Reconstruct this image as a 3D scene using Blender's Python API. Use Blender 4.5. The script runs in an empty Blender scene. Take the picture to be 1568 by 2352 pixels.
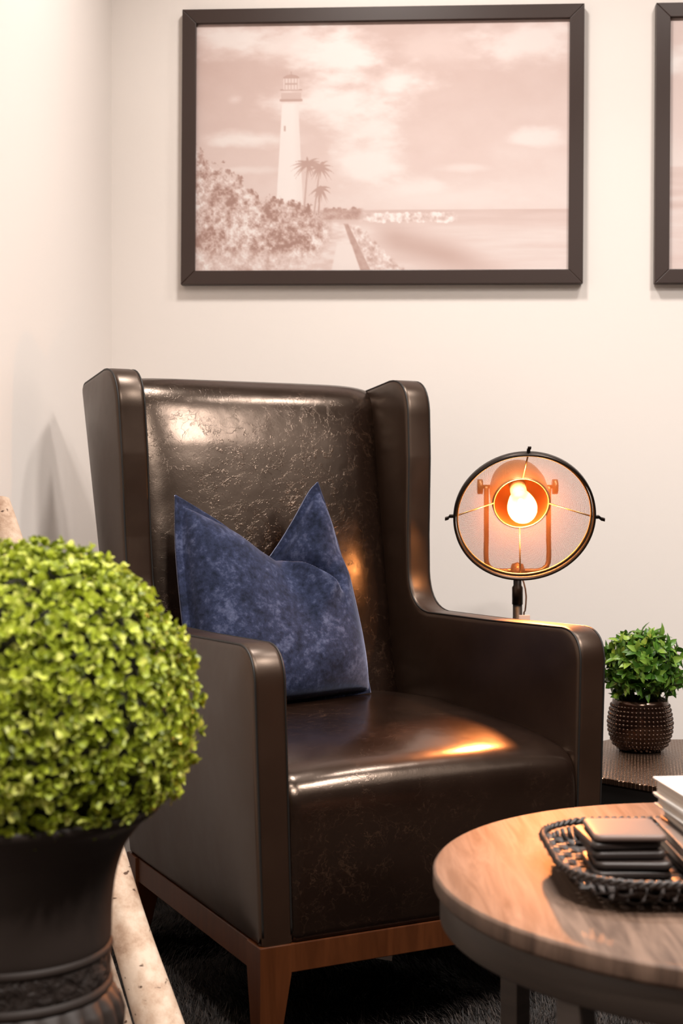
import bpy, math, random
import numpy as np
from mathutils import Vector, Matrix
from mathutils.geometry import delaunay_2d_cdt

random.seed(7)
RNG = np.random.default_rng(7)
PI = math.pi
scene = bpy.context.scene
C = scene.collection

# ------------------------------------------------------------------ camera
cam_d = bpy.data.cameras.new('camera')
cam = bpy.data.objects.new('camera', cam_d)
C.objects.link(cam)
cam.location = (0, 0, 0.883)
cam.rotation_euler = (PI / 2, 0, 0)
cam_d.sensor_fit = 'VERTICAL'
cam_d.sensor_height = 36
cam_d.lens = 3214 / 2352 * 36
cam_d.shift_y = -42.5 / 2352
cam_d.dof.use_dof = True
cam_d.dof.focus_distance = 2.5
cam_d.dof.aperture_fstop = 5.6
scene.camera = cam

# ------------------------------------------------------------------ colour management, world, lights
scene.view_settings.view_transform = 'Standard'
scene.view_settings.look = 'None'
scene.view_settings.gamma = 1
scene.view_settings.use_curve_mapping = False
scene.view_settings.exposure = 0.20
scene.cycles.max_bounces = 8
scene.cycles.transparent_max_bounces = 24
scene.cycles.caustics_reflective = False
scene.cycles.sample_clamp_indirect = 4.0
world = bpy.data.worlds.new('world')
scene.world = world
world.use_nodes = True
world.node_tree.nodes['Background'].inputs[0].default_value = (1, 0.93, 0.87, 1)
world.node_tree.nodes['Background'].inputs[1].default_value = 0.05


def overhead_light(x, y, power, size=0.16, z=2.655, spread=160, col=(1, 0.935, 0.88)):
    d = bpy.data.lights.new('downlight_or_fill', 'AREA')
    d.shape = 'DISK'
    d.size = size
    d.energy = power
    d.color = col
    d.spread = math.radians(spread)
    o = bpy.data.objects.new('downlight_or_fill', d)
    C.objects.link(o)
    o.location = (x, y, z)
    return o


overhead_light(1.38, 1.35, 48, 0.48, spread=140)
overhead_light(0.34, 0.25, 28, 0.18, spread=150)
overhead_light(0.66, 0.30, 20, 0.16, spread=150)
overhead_light(0.95, 2.55, 11, 0.25, spread=150)
overhead_light(0.05, 2.60, 17, 0.25, spread=150)
overhead_light(-0.05, 1.15, 4, 0.20, spread=75)  # added fill with no fixture, brightens the boxwood ball
reflection_fill = overhead_light(2.55, 0.95, 9, 1.3, spread=180)  # added unseen panel, gives the leather back a soft reflection
reflection_fill.data.shape = 'SQUARE'

# ------------------------------------------------------------------ helpers


def tag(o, label, cat, group=None):
    o['label'] = label
    o['category'] = cat
    if group:
        o['group'] = group
    return o


def empty(name, loc=(0, 0, 0), rz=0.0):
    o = bpy.data.objects.new(name, None)
    C.objects.link(o)
    o.location = loc
    o.rotation_euler = (0, 0, rz)
    return o


def obj(name, V, F, m, parent=None, smooth=True, loc=None, rz=0.0):
    me = bpy.data.meshes.new(name)
    me.from_pydata([tuple(map(float, v)) for v in V], [], [tuple(int(i) for i in f) for f in F])
    me.validate()
    if smooth:
        me.polygons.foreach_set('use_smooth', [True] * len(me.polygons))
    me.materials.append(m)
    me.update()
    o = bpy.data.objects.new(name, me)
    C.objects.link(o)
    if parent is not None:
        o.parent = parent
    if loc is not None:
        o.location = loc
    o.rotation_euler = (0, 0, rz)
    return o


def quads_obj(name, V, F, m, parent=None, smooth=False):
    """numpy arrays, V (n,3), F (m,k) with one k"""
    V = np.asarray(V, dtype=np.float32)
    F = np.asarray(F, dtype=np.int32)
    k = F.shape[1]
    me = bpy.data.meshes.new(name)
    me.vertices.add(len(V))
    me.vertices.foreach_set('co', V.ravel())
    me.loops.add(F.size)
    me.loops.foreach_set('vertex_index', F.ravel())
    me.polygons.add(len(F))
    me.polygons.foreach_set('loop_start', np.arange(0, F.size, k, dtype=np.int32))
    me.polygons.foreach_set('loop_total', np.full(len(F), k, dtype=np.int32))
    me.polygons.foreach_set('use_smooth', np.full(len(F), smooth))
    me.materials.append(m)
    me.update(calc_edges=True)
    me.validate()
    o = bpy.data.objects.new(name, me)
    C.objects.link(o)
    if parent is not None:
        o.parent = parent
    return o


def bevel(o, w, seg=3, angle=35):
    b = o.modifiers.new('bevel', 'BEVEL')
    b.width = w
    b.segments = seg
    b.limit_method = 'ANGLE'
    b.angle_limit = math.radians(angle)
    b.harden_normals = False
    return o


class MB:
    def __init__(self):
        self.v = []
        self.f = []

    def add(self, V, F):
        n = len(self.v)
        self.v += [tuple(p) for p in V]
        self.f += [tuple(i + n for i in f) for f in F]
        return self

    def box(self, x0, x1, y0, y1, z0, z1):
        V = [(x, y, z) for z in (z0, z1) for y in (y0, y1) for x in (x0, x1)]
        return self.add(V, [(0, 2, 3, 1), (4, 5, 7, 6), (0, 1, 5, 4), (2, 6, 7, 3), (0, 4, 6, 2), (1, 3, 7, 5)])

    def lathe(self, prof, seg=48, cx=0, cy=0, mod=None, close=True):
        """prof: list of (r,z) from bottom to top; r=0 ends make caps"""
        V = []
        n = len(prof)
        for i in range(seg):
            a = 2 * PI * i / seg
            for (r, z) in prof:
                rr = mod(r, z, a) if mod else r
                V.append((cx + rr * math.cos(a), cy + rr * math.sin(a), z))
        F = []
        for i in range(seg):
            j = (i + 1) % seg
            for k in range(n - 1):
                F.append((i * n + k, j * n + k, j * n + k + 1, i * n + k + 1))
        return self.add(V, F)

    def tube(self, pts, r, seg=10, closed=False, caps=True):
        P = [Vector(p) for p in pts]
        n = len(P)
        rad = r if isinstance(r, (list, tuple)) else [r] * n
        T = []
        for i in range(n):
            a = P[(i - 1) % n] if (closed or i > 0) else P[i]
            b = P[(i + 1) % n] if (closed or i < n - 1) else P[i]
            T.append((b - a).normalized())
        ref = Vector((0, 0, 1)) if abs(T[0].z) < 0.9 else Vector((1, 0, 0))
        N = (ref - T[0] * ref.dot(T[0])).normalized()
        V = []
        for i in range(n):
            N = (N - T[i] * N.dot(T[i]))
            N = N.normalized() if N.length > 1e-6 else T[i].orthogonal().normalized()
            B = T[i].cross(N)
            for k in range(seg):
                a = 2 * PI * k / seg
                V.append(P[i] + (N * math.cos(a) + B * math.sin(a)) * rad[i])
        F = []
        for i in range(n if closed else n - 1):
            j = (i + 1) % n
            for k in range(seg):
                l = (k + 1) % seg
                F.append((i * seg + k, i * seg + l, j * seg + l, j * seg + k))
        if caps and not closed:
            F.append(tuple(reversed(range(seg))))
            F.append(tuple((n - 1) * seg + k for k in range(seg)))
        return self.add(V, F)

    def prism(self, poly, z0, z1):
        n = len(poly)
        V = [(p[0], p[1], z0) for p in poly] + [(p[0], p[1], z1) for p in poly]
        F = [tuple(reversed(range(n))), tuple(range(n, 2 * n))]
        F += [(i, (i + 1) % n, n + (i + 1) % n, n + i) for i in range(n)]
        return self.add(V, F)

    def build(self, name, m, parent=None, smooth=True, **k):
        return obj(name, self.v, self.f, m, parent, smooth, **k)


def rounded(corners, seg=8):
    """corners (x, y, r) counter-clockwise or not -> polyline with arcs"""
    out = []
    n = len(corners)
    for i in range(n):
        p0, p, p1 = [Vector(corners[k % n][:2]) for k in (i - 1, i, i + 1)]
        r = corners[i][2]
        if r <= 0:
            out.append((p.x, p.y))
            continue
        a = (p0 - p).normalized()
        b = (p1 - p).normalized()
        ang = a.angle(b)
        t = min(r / math.tan(ang / 2), (p0 - p).length * 0.49, (p1 - p).length * 0.49)
        s, e = p + a * t, p + b * t
        for k in range(seg + 1):
            q = k / seg
            u = (1 - q) ** 2 * s + 2 * q * (1 - q) * (p * 0.86 + (s + e) * 0.07) + q * q * e
            out.append((u.x, u.y))
    return out


def densify(poly, step, closed=True):
    out = []
    n = len(poly)
    for i in range(n if closed else n - 1):
        a, b = np.array(poly[i]), np.array(poly[(i + 1) % n])
        L = np.linalg.norm(b - a)
        m = max(1, int(round(L / step)))
        for k in range(m):
            out.append(tuple(a + (b - a) * k / m))
    if not closed:
        out.append(tuple(poly[-1]))
    return out


def area2(poly):
    return sum(a[0] * b[1] - b[0] * a[1] for a, b in zip(poly, poly[1:] + poly[:1]))


def inset(poly, d):
    n = len(poly)
    P = np.array(poly)
    prv, nxt = np.roll(P, 1, 0), np.roll(P, -1, 0)
    t = nxt - prv
    t /= np.maximum(np.linalg.norm(t, axis=1, keepdims=True), 1e-9)
    N = np.stack([-t[:, 1], t[:, 0]], 1)          # left normal: inward for ccw
    return P + N * d


def slab(poly, T, R, puff0, puff1, step=0.012, grid=0.03, nr=4, puff_len=0.06):
    """upholstered slab: outline poly (a,b) ccw, thickness T along c (centred), edges rounded with R,
    face at -c bulging by puff0 and face at +c by puff1. Returns V (a,b,c), F"""
    if area2(poly) < 0:
        poly = poly[::-1]
    poly = densify(poly, step)
    n = len(poly)
    V, F, rings = [], [], []
    for side in (-1, 1):
        rr = []
        for k in range(nr + 1):
            th = (PI / 2) * k / nr
            d = R * (1 - math.cos(th))
            c = side * (T / 2 - R + R * math.sin(th))
            q = inset(poly, d)
            rr.append(len(V))
            V += [(p[0], p[1], c) for p in q]
        rings.append(rr)
    # band between the two sides
    for rr, side in ((rings[0], -1), (rings[1], 1)):
        for k in range(nr):
            a, b = rr[k], rr[k + 1]
            for i in range(n):
                j = (i + 1) % n
                F.append((a + i, a + j, b + j, b + i) if side > 0 else (a + i, b + i, b + j, a + j))
    a, b = rings[0][0], rings[1][0]
    for i in range(n):
        j = (i + 1) % n
        F.append((a + i, a + j, b + j, b + i))
    # faces
    inner = inset(poly, R)
    lo, hi = inner.min(0), inner.max(0)
    pts = []
    for x in np.arange(lo[0] + grid / 2, hi[0], grid):
        for y in np.arange(lo[1] + grid / 2, hi[1], grid):
            pts.append((x, y))
    pts = np.array(pts)
    # inside test and distance
    x, y = pts[:, 0], pts[:, 1]
    ins = np.zeros(len(pts), bool)
    for i in range(n):
        (x0, y0), (x1, y1) = inner[i], inner[(i + 1) % n]
        cond = ((y0 > y) != (y1 > y)) & (x < (x1 - x0) * (y - y0) / (y1 - y0 + 1e-12) + x0)
        ins ^= cond
    pts = pts[ins]
    dist = np.sqrt(((pts[:, None, :] - inner[None]) ** 2).sum(2)).min(1)
    pts, dist = pts[dist > grid * 0.35], dist[dist > grid * 0.35]
    allp = [Vector((p[0], p[1])) for p in inner] + [Vector((p[0], p[1])) for p in pts]
    ed = [(i, (i + 1) % n) for i in range(n)]
    r = delaunay_2d_cdt(allp, ed, [], 1, 1e-6)
    vv, ff, orig = r[0], r[2], r[3]
    dd = np.concatenate([np.zeros(n), dist])
    for side, puff in ((-1, puff0), (1, puff1)):
        base = len(V)
        ids = []
        for k, p in enumerate(vv):
            o_ = orig[k]
            i0 = o_[0] if o_ else -1
            if 0 <= i0 < n:
                ids.append(rings[0 if side < 0 else 1][nr] + i0)
            else:
                d = dd[i0] if i0 >= 0 else 0
                c = side * (T / 2 + puff * (1 - math.exp(-d / puff_len)))
                ids.append(len(V))
                V.append((p.x, p.y, c))
        for f in ff:
            g = [ids[i] for i in f]
            F.append(tuple(g) if side > 0 else tuple(reversed(g)))
    return V, F


def catmull(P, n):
    P = np.array(P, float)
    Q = np.vstack([2 * P[0] - P[1], P, 2 * P[-1] - P[-2]])
    d = np.concatenate([[0], np.cumsum(np.linalg.norm(np.diff(P, axis=0), axis=1))])
    out = []
    for s in np.linspace(0, d[-1], n):
        i = min(np.searchsorted(d, s, 'right') - 1, len(P) - 2)
        t = (s - d[i]) / (d[i + 1] - d[i])
        a, b, c, e = Q[i], Q[i + 1], Q[i + 2], Q[i + 3]
        out.append(0.5 * (2 * b + (c - a) * t + (2 * a - 5 * b + 4 * c - e) * t * t + (3 * b - a - 3 * c + e) * t ** 3))
    return np.array(out)


# ------------------------------------------------------------------ materials
def mat(name, col, rough=0.5, metal=0.0, spec=0.5, coat=0.0, coat_rough=0.1, sheen=0.0):
    m = bpy.data.materials.new(name)
    m.use_nodes = True
    b = m.node_tree.nodes['Principled BSDF']
    b.inputs['Base Color'].default_value = (*col, 1)
    b.inputs['Roughness'].default_value = rough
    b.inputs['Metallic'].default_value = metal
    b.inputs['Specular IOR Level'].default_value = spec
    b.inputs['Coat Weight'].default_value = coat
    b.inputs['Coat Roughness'].default_value = coat_rough
    b.inputs['Sheen Weight'].default_value = sheen
    return m


class G:
    """small node helper"""

    def __init__(self, m):
        self.t = m.node_tree
        self.b = self.t.nodes.get('Principled BSDF')

    def n(self, kind, **kw):
        x = self.t.nodes.new(kind)
        for k, v in kw.items():
            if k in x.inputs:
                x.inputs[k].default_value = v
            else:
                setattr(x, k, v)
        return x

    def l(self, a, b):
        self.t.links.new(a, b)

    def coord(self, kind='Object', scale=(1, 1, 1), rot=(0, 0, 0)):
        c = self.n('ShaderNodeTexCoord')
        mp = self.n('ShaderNodeMapping')
        mp.inputs['Scale'].default_value = scale
        mp.inputs['Rotation'].default_value = rot
        self.l(c.outputs[kind], mp.inputs['Vector'])
        return mp.outputs[0]

    def noise(self, vec, scale, detail=4, rough=0.5, dist=0.0):
        x = self.n('ShaderNodeTexNoise')
        x.inputs['Scale'].default_value = scale
        x.inputs['Detail'].default_value = detail
        x.inputs['Roughness'].default_value = rough
        x.inputs['Distortion'].default_value = dist
        self.l(vec, x.inputs['Vector'])
        return x

    def ramp(self, fac, stops):
        r = self.n('ShaderNodeValToRGB')
        el = r.color_ramp.elements
        while len(el) < len(stops):
            el.new(0.5)
        for e, (p, c) in zip(el, stops):
            e.position = p
            e.color = (*c, 1) if len(c) == 3 else c
        self.l(fac, r.inputs[0])
        return r.outputs[0]

    def bump(self, height, strength, dist=0.001, normal=None):
        b = self.n('ShaderNodeBump')
        b.inputs['Strength'].default_value = strength
        b.inputs['Distance'].default_value = dist
        self.l(height, b.inputs['Height'])
        if normal is not None:
            self.l(normal, b.inputs['Normal'])
        return b.outputs[0]

    def mix(self, fac, a, b):
        m = self.n('ShaderNodeMix', data_type='RGBA')
        if isinstance(fac, (int, float)):
            m.inputs[0].default_value = fac
        else:
            self.l(fac, m.inputs[0])
        for i, x in ((6, a), (7, b)):
            if isinstance(x, tuple):
                m.inputs[i].default_value = (*x, 1)
            else:
                self.l(x, m.inputs[i])
        return m.outputs[2]

    def math(self, op, a, b=None, c=None):
        m = self.n('ShaderNodeMath', operation=op)
        for i, x in enumerate((a, b, c)):
            if x is None:
                continue
            if isinstance(x, (int, float)):
                m.inputs[i].default_value = x
            else:
                self.l(x, m.inputs[i])
        return m.outputs[0]


# painted wall
M_wall = mat('wall_paint', (0.855, 0.788, 0.738), 0.6, spec=0.25)
g = G(M_wall)
nz = g.noise(g.coord(), 140, 3)
g.l(g.bump(nz.outputs[0], 0.06, 0.002), g.b.inputs['Normal'])
M_wall_dark = mat('taupe_wall_paint', (0.10, 0.08, 0.068), 0.7)
M_ceil = mat('ceiling_paint', (0.85, 0.82, 0.79), 0.8)
M_floor = mat('floor_boards', (0.06, 0.045, 0.035), 0.5)
g = G(M_floor)
nz = g.noise(g.coord(scale=(1, 12, 1)), 6, 5)
g.l(g.ramp(nz.outputs[0], [(0.3, (0.04, 0.03, 0.022)), (0.7, (0.08, 0.058, 0.045))]), g.b.inputs['Base Color'])


def leather(name, crack=1.0, rough=0.3, col=(0.0085, 0.0042, 0.0028)):
    m = mat(name, col, rough, spec=0.75)
    g = G(m)
    g.b.inputs['Specular Tint'].default_value = (1.0, 0.76, 0.60, 1)
    v = g.coord()
    warp = g.noise(v, 9, 5, 0.65)
    wv = g.n('ShaderNodeVectorMath', operation='SCALE')
    g.l(warp.outputs['Color'], wv.inputs[0])
    wv.inputs['Scale'].default_value = 0.12
    add = g.n('ShaderNodeVectorMath', operation='ADD')
    g.l(v, add.inputs[0])
    g.l(wv.outputs[0], add.inputs[1])
    lines = None
    for k_, (sc, w) in enumerate(((6, 0.007), (11, 0.009))):
        mp = g.n('ShaderNodeMapping')
        mp.inputs['Location'].default_value = (k_ * 3.7, k_ * 1.9, k_ * 5.3)
        g.l(add.outputs[0], mp.inputs['Vector'])
        nn_ = g.noise(mp.outputs[0], sc, 3, 0.55, 1.2)
        dv = g.math('ABSOLUTE', g.math('SUBTRACT', nn_.outputs[0], 0.5))
        k = g.ramp(dv, [(0.0, (1, 1, 1)), (w, (0, 0, 0))])
        lines = k if lines is None else g.math('MAXIMUM', lines, k)
    for sc, w in ((11, 0.010), (27, 0.015)):
        vo = g.n('ShaderNodeTexVoronoi', feature='DISTANCE_TO_EDGE')
        vo.inputs['Scale'].default_value = sc
        g.l(add.outputs[0], vo.inputs['Vector'])
        k = g.ramp(vo.outputs['Distance'], [(0.0, (1, 1, 1)), (w, (0, 0, 0))])
        lines = g.math('MAXIMUM', lines, k)
    patch = g.noise(v, 3.6, 3, 0.6)
    mask = g.ramp(patch.outputs[0], [(0.38, (0, 0, 0)), (0.70, (1, 1, 1))])
    fine = g.noise(v, 60, 3, 0.6)
    fm = g.ramp(fine.outputs[0], [(0.40, (0, 0, 0)), (0.58, (1, 1, 1))])
    ln = g.math('MULTIPLY', g.math('MULTIPLY', lines, mask), fm)
    ln = g.math('MULTIPLY', ln, crack)
    tone = g.noise(v, 7, 4)
    base = g.ramp(tone.outputs[0], [(0.3, tuple(c * 0.8 for c in col)), (0.7, tuple(c * 1.25 for c in col))])
    g.l(g.mix(g.math('MULTIPLY', ln, 0.32), base, (0.13, 0.070, 0.042)), g.b.inputs['Base Color'])
    big = g.noise(v, 11, 2)
    grain = g.noise(v, 420, 2)
    n1 = g.bump(big.outputs[0], 0.22, 0.006)
    mid_ = g.noise(add.outputs[0], 34, 4, 0.6)
    n1 = g.bump(mid_.outputs[0], 0.035 * crack, 0.004, n1)
    n2 = g.bump(grain.outputs[0], 0.05, 0.001, n1)
    n3 = g.bump(ln, 0.20, 0.0010, n2)
    g.l(n3, g.b.inputs['Normal'])
    rr = g.ramp(tone.outputs[0], [(0.25, (rough * 0.85,) * 3), (0.75, (rough * 1.2,) * 3)])
    g.l(rr, g.b.inputs['Roughness'])
    return m


M_leather = leather('cracked_brown_leather', 1.0, 0.225)
M_leather_side = leather('smooth_brown_leather', 0.08, 0.36, (0.0165, 0.0075, 0.0043))
M_seam = mat('leather_seam', (0.006, 0.004, 0.003), 0.5)


def wood(name, c0, c1, scale=(3, 40, 40), rough=0.4, rot=(0, 0, 0), fine=True, coat=0.0):
    m = mat(name, c0, rough, coat=coat)
    g = G(m)
    v = g.coord(scale=scale, rot=rot)
    nz = g.noise(v, 1.0, 6, 0.62, 1.1)
    col = g.ramp(nz.outputs[0], [(0.32, c0), (0.5, tuple((a + b) / 2 for a, b in zip(c0, c1))), (0.66, c1)])
    g.l(col, g.b.inputs['Base Color'])
    g.l(g.bump(nz.outputs[0], 0.12, 0.001), g.b.inputs['Normal'])
    return m


M_stain = wood('stained_chair_wood', (0.045, 0.0125, 0.0034), (0.076, 0.022, 0.0065), (30, 30, 4), 0.35)
M_stain.node_tree.nodes['Principled BSDF'].inputs['Specular IOR Level'].default_value = 0.3
M_table = wood('ash_veneer', (0.058, 0.033, 0.022), (0.165, 0.104, 0.074), (55, 5, 5), 0.56, (0, 0, math.radians(8)))
M_table.node_tree.nodes['Principled BSDF'].inputs['Specular IOR Level'].default_value = 0.3
M_table_edge = wood('ash_edge', (0.040, 0.028, 0.022), (0.056, 0.040, 0.031), (4, 4, 60), 0.5)
M_blackframe = mat('dark_frame', (0.034, 0.0165, 0.0115), 0.42, spec=0.5)
g = G(M_blackframe)
nz = g.noise(g.coord(scale=(4, 4, 4)), 160, 2)
g.l(g.bump(nz.outputs[0], 0.08, 0.001), g.b.inputs['Normal'])

M_bronze = mat('dark_bronze_metal', (0.030, 0.022, 0.018), 0.38, metal=0.75)
M_lamplit = mat('lamplit_bronze_metal', (0.30, 0.135, 0.055), 0.38, metal=0.7)  # bulb's orange light painted into the bronze of housing and yoke
M_brass = mat('warm_brass_wire', (0.55, 0.33, 0.14), 0.35, metal=0.9)
M_copper = mat('copper_reflector', (0.42, 0.19, 0.065), 0.36, metal=0.9)
M_socket = mat('pale_socket', (0.62, 0.48, 0.42), 0.5)
M_cord = mat('lamp_cord', (0.10, 0.06, 0.04), 0.5)
M_paper = mat('white_paper', (0.72, 0.66, 0.62), 0.7)

# perforated mesh: procedural holes over angle and radius
M_mesh = bpy.data.materials.new('perforated_mesh')
M_mesh.use_nodes = True
g = G(M_mesh)
g.b.inputs['Base Color'].default_value = (0.10, 0.040, 0.018, 1)
g.b.inputs['Metallic'].default_value = 0.0
g.b.inputs['Specular IOR Level'].default_value = 0.05
g.b.inputs['Roughness'].default_value = 0.8
uvn = g.n('ShaderNodeUVMap', uv_map='mesh_uv')
sep = g.n('ShaderNodeSeparateXYZ')
g.l(uvn.outputs[0], sep.inputs[0])
fx = g.math('ADD', g.math('MULTIPLY', sep.outputs[0], 2 * PI), g.math('MULTIPLY', sep.outputs[1], PI))
fy = g.math('MULTIPLY', sep.outputs[1], 2 * PI)
hole = g.math('ADD', g.math('SINE', fx), g.math('SINE', fy))
solid = g.math('LESS_THAN', hole, -0.25)
tr = g.n('ShaderNodeBsdfTransparent')
mx = g.n('ShaderNodeMixShader')
out = M_mesh.node_tree.nodes['Material Output']
g.l(solid, mx.inputs[0])
g.l(tr.outputs[0], mx.inputs[1])
g.l(g.b.outputs[0], mx.inputs[2])
g.l(mx.outputs[0], out.inputs['Surface'])

# bulb glass: clear thin shell, amber tinted
M_bulb = bpy.data.materials.new('amber_bulb_glass')
M_bulb.use_nodes = True
g = G(M_bulb)
g.b.inputs['Base Color'].default_value = (1.0, 0.75, 0.45, 1)
g.b.inputs['Roughness'].default_value = 0.12
g.b.inputs['Emission Color'].default_value = (1.0, 0.55, 0.18, 1)
g.b.inputs['Emission Strength'].default_value = 1.6
tr = g.n('ShaderNodeBsdfTransparent')
tr.inputs[0].default_value = (1.0, 0.86, 0.66, 1)
mx = g.n('ShaderNodeMixShader')
mx.inputs[0].default_value = 0.4
g.l(tr.outputs[0], mx.inputs[1])
g.l(g.b.outputs[0], mx.inputs[2])
g.l(mx.outputs[0], M_bulb.node_tree.nodes['Material Output'].inputs['Surface'])
M_glow = bpy.data.materials.new('glowing_filament')
M_glow.use_nodes = True
g = G(M_glow)
g.b.inputs['Base Color'].default_value = (0, 0, 0, 1)
g.b.inputs['Emission Color'].default_value = (1.0, 0.50, 0.20, 1)
g.b.inputs['Emission Strength'].default_value = 1000.0

# velvet
M_velvet = mat('blue_velvet', (0.030, 0.042, 0.105), 0.85, spec=0.15, sheen=1.0)
g = G(M_velvet)
g.b.inputs['Sheen Roughness'].default_value = 0.35
g.b.inputs['Sheen Tint'].default_value = (0.50, 0.53, 0.75, 1)
v = g.coord()
a = g.noise(v, 16, 6, 0.7)
b_ = g.noise(v, 90, 4, 0.7)
cm = g.math('ADD', g.math('MULTIPLY', a.outputs[0], 0.6), g.math('MULTIPLY', b_.outputs[0], 0.4))
g.l(g.ramp(cm, [(0.40, (0.006, 0.009, 0.022)), (0.52, (0.022, 0.029, 0.066)), (0.64, (0.085, 0.098, 0.170))]), g.b.inputs['Base Color'])
g.l(g.bump(g.noise(v, 320, 2).outputs[0], 0.15, 0.001), g.b.inputs['Normal'])

# foliage
def leafmat(name, stops, rough=0.45, trans=0.25):
    m = mat(name, stops[0][1], rough, spec=0.4)
    g = G(m)
    ge = g.n('ShaderNodeNewGeometry')
    col = g.ramp(ge.outputs['Random Per Island'], stops)
    g.l(col, g.b.inputs['Base Color'])
    tl = g.n('ShaderNodeBsdfTranslucent')
    g.l(col, tl.inputs[0])
    mx = g.n('ShaderNodeMixShader')
    mx.inputs[0].default_value = trans
    g.l(g.b.outputs[0], mx.inputs[1])
    g.l(tl.outputs[0], mx.inputs[2])
    g.l(mx.outputs[0], m.node_tree.nodes['Material Output'].inputs['Surface'])
    return m


M_box = leafmat('boxwood_leaf', [(0.0, (0.09, 0.12, 0.014)), (0.3, (0.28, 0.34, 0.026)), (0.7, (0.46, 0.53, 0.045)), (1.0, (0.74, 0.76, 0.20))], 0.42)
M_leaf = leafmat('green_pointed_leaf', [(0.0, (0.03, 0.085, 0.012)), (0.5, (0.08, 0.20, 0.022)), (1.0, (0.26, 0.40, 0.06))], 0.32)
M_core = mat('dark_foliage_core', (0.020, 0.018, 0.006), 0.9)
M_urn = mat('dark_urn_resin', (0.022, 0.0145, 0.0115), 0.55, spec=0.35)
g = G(M_urn)
g.l(g.bump(g.noise(g.coord(), 220, 3).outputs[0], 0.1, 0.001), g.b.inputs['Normal'])
M_band = mat('urn_relief_band', (0.020, 0.0135, 0.011), 0.5, spec=0.4)
g = G(M_band)
v = g.coord()
vo = g.n('ShaderNodeTexVoronoi', feature='SMOOTH_F1')
vo.inputs['Scale'].default_value = 62
g.l(v, vo.inputs['Vector'])
wv = g.noise(v, 45, 3, 0.6, 2.0)
hh = g.math('ADD', vo.outputs['Distance'], wv.outputs[0])
g.l(g.bump(hh, 1.0, 0.006), g.b.inputs['Normal'])
M_soil = mat('dark_soil', (0.02, 0.014, 0.01), 0.95)
M_pot = mat('bronze_glaze', (0.010, 0.0045, 0.003), 0.16, spec=0.8)
M_pot.node_tree.nodes['Principled BSDF'].inputs['Specular Tint'].default_value = (1.0, 0.66, 0.5, 1)

# birch bark
M_birch = mat('birch_bark', (0.62, 0.47, 0.36), 0.7, spec=0.25)
g = G(M_birch)
v = g.coord(scale=(1, 1, 1))
a = g.noise(v, 22, 6, 0.65)
base = g.ramp(a.outputs[0], [(0.30, (0.27, 0.155, 0.095)), (0.46, (0.49, 0.345, 0.25)), (0.62, (0.64, 0.50, 0.39))])
sp = g.noise(g.coord(scale=(55, 55, 120)), 1.0, 2, 0.5)
spm = g.ramp(sp.outputs[0], [(0.675, (0, 0, 0)), (0.72, (1, 1, 1))])
g.l(g.mix(spm, base, (0.10, 0.055, 0.035)), g.b.inputs['Base Color'])
g.l(g.bump(a.outputs[0], 0.3, 0.004), g.b.inputs['Normal'])
M_birch_cut = mat('birch_cut_end', (0.50, 0.26, 0.14), 0.8)

# hammered side table
M_hammer = mat('hammered_bronze', (0.20, 0.125, 0.085), 0.26, metal=0.95)
g = G(M_hammer)
v = g.coord(rot=(0, 0, math.radians(12)))
sp_ = g.n('ShaderNodeSeparateXYZ')
g.l(v, sp_.inputs[0])
hx = g.math('SINE', g.math('MULTIPLY', sp_.outputs[0], 2 * PI / 0.0125))
hy = g.math('SINE', g.math('MULTIPLY', sp_.outputs[1], 2 * PI / 0.0125))
hgt = g.math('MULTIPLY', hx, hy)
g.l(g.bump(hgt, 0.8, 0.0022), g.b.inputs['Normal'])
M_black = mat('black_lacquer', (0.010, 0.008, 0.007), 0.5)

M_tray = mat('black_woven_rattan', (0.020, 0.014, 0.012), 0.45, spec=0.5)
M_coaster = mat('dark_leather_coaster', (0.026, 0.017, 0.014), 0.42, spec=0.5)
M_coaster_top = mat('taupe_leather_coaster', (0.15, 0.10, 0.082), 0.5, spec=0.4)
M_pages = mat('book_pages', (0.60, 0.52, 0.45), 0.8)
g = G(M_pages)
v = g.coord(scale=(1, 1, 900))
g.l(g.ramp(g.noise(v, 1.0, 2).outputs[0], [(0.35, (0.46, 0.38, 0.32)), (0.65, (0.70, 0.62, 0.55))]), g.b.inputs['Base Color'])
M_cover_white = mat('white_book_cover', (0.82, 0.79, 0.76), 0.35)
M_cover_dark = mat('dark_book_cover', (0.030, 0.022, 0.020), 0.4)
M_cover_taupe = mat('taupe_book_cover', (0.30, 0.22, 0.18), 0.5)
M_rugbase = mat('rug_backing', (0.012, 0.010, 0.010), 1.0)
M_pile = mat('rug_pile', (0.030, 0.025, 0.026), 0.6, spec=0.3)
g = G(M_pile)
ge = g.n('ShaderNodeNewGeometry')
g.l(g.ramp(ge.outputs['Random Per Island'], [(0, (0.006, 0.0045, 0.004)), (0.7, (0.016, 0.0115, 0.0098)), (1, (0.058, 0.042, 0.034))]), g.b.inputs['Base Color'])

# ------------------------------------------------------------------ room
CORNER = np.array([-0.569, 3.471])
DIR = np.array([1.0, -0.0612]) / math.hypot(1, 0.0612)       # along back wall, to the right
NRM = np.array([-DIR[1] * -1, DIR[0] * -1])                  # out of the back wall, into the room
NRM = np.array([DIR[1], -DIR[0]])


def struct(name, mb, m, smooth=False):
    o = mb.build(name, m, None, smooth)
    o['kind'] = 'structure'
    return o


def wall_between(name, p, q, out, m=None):
    p, q, out = np.array(p), np.array(q), np.array(out) * 0.1
    struct(name, MB().prism([tuple(p), tuple(q), tuple(q + out), tuple(p + out)], -0.02, 2.70), m or M_wall)


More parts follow.
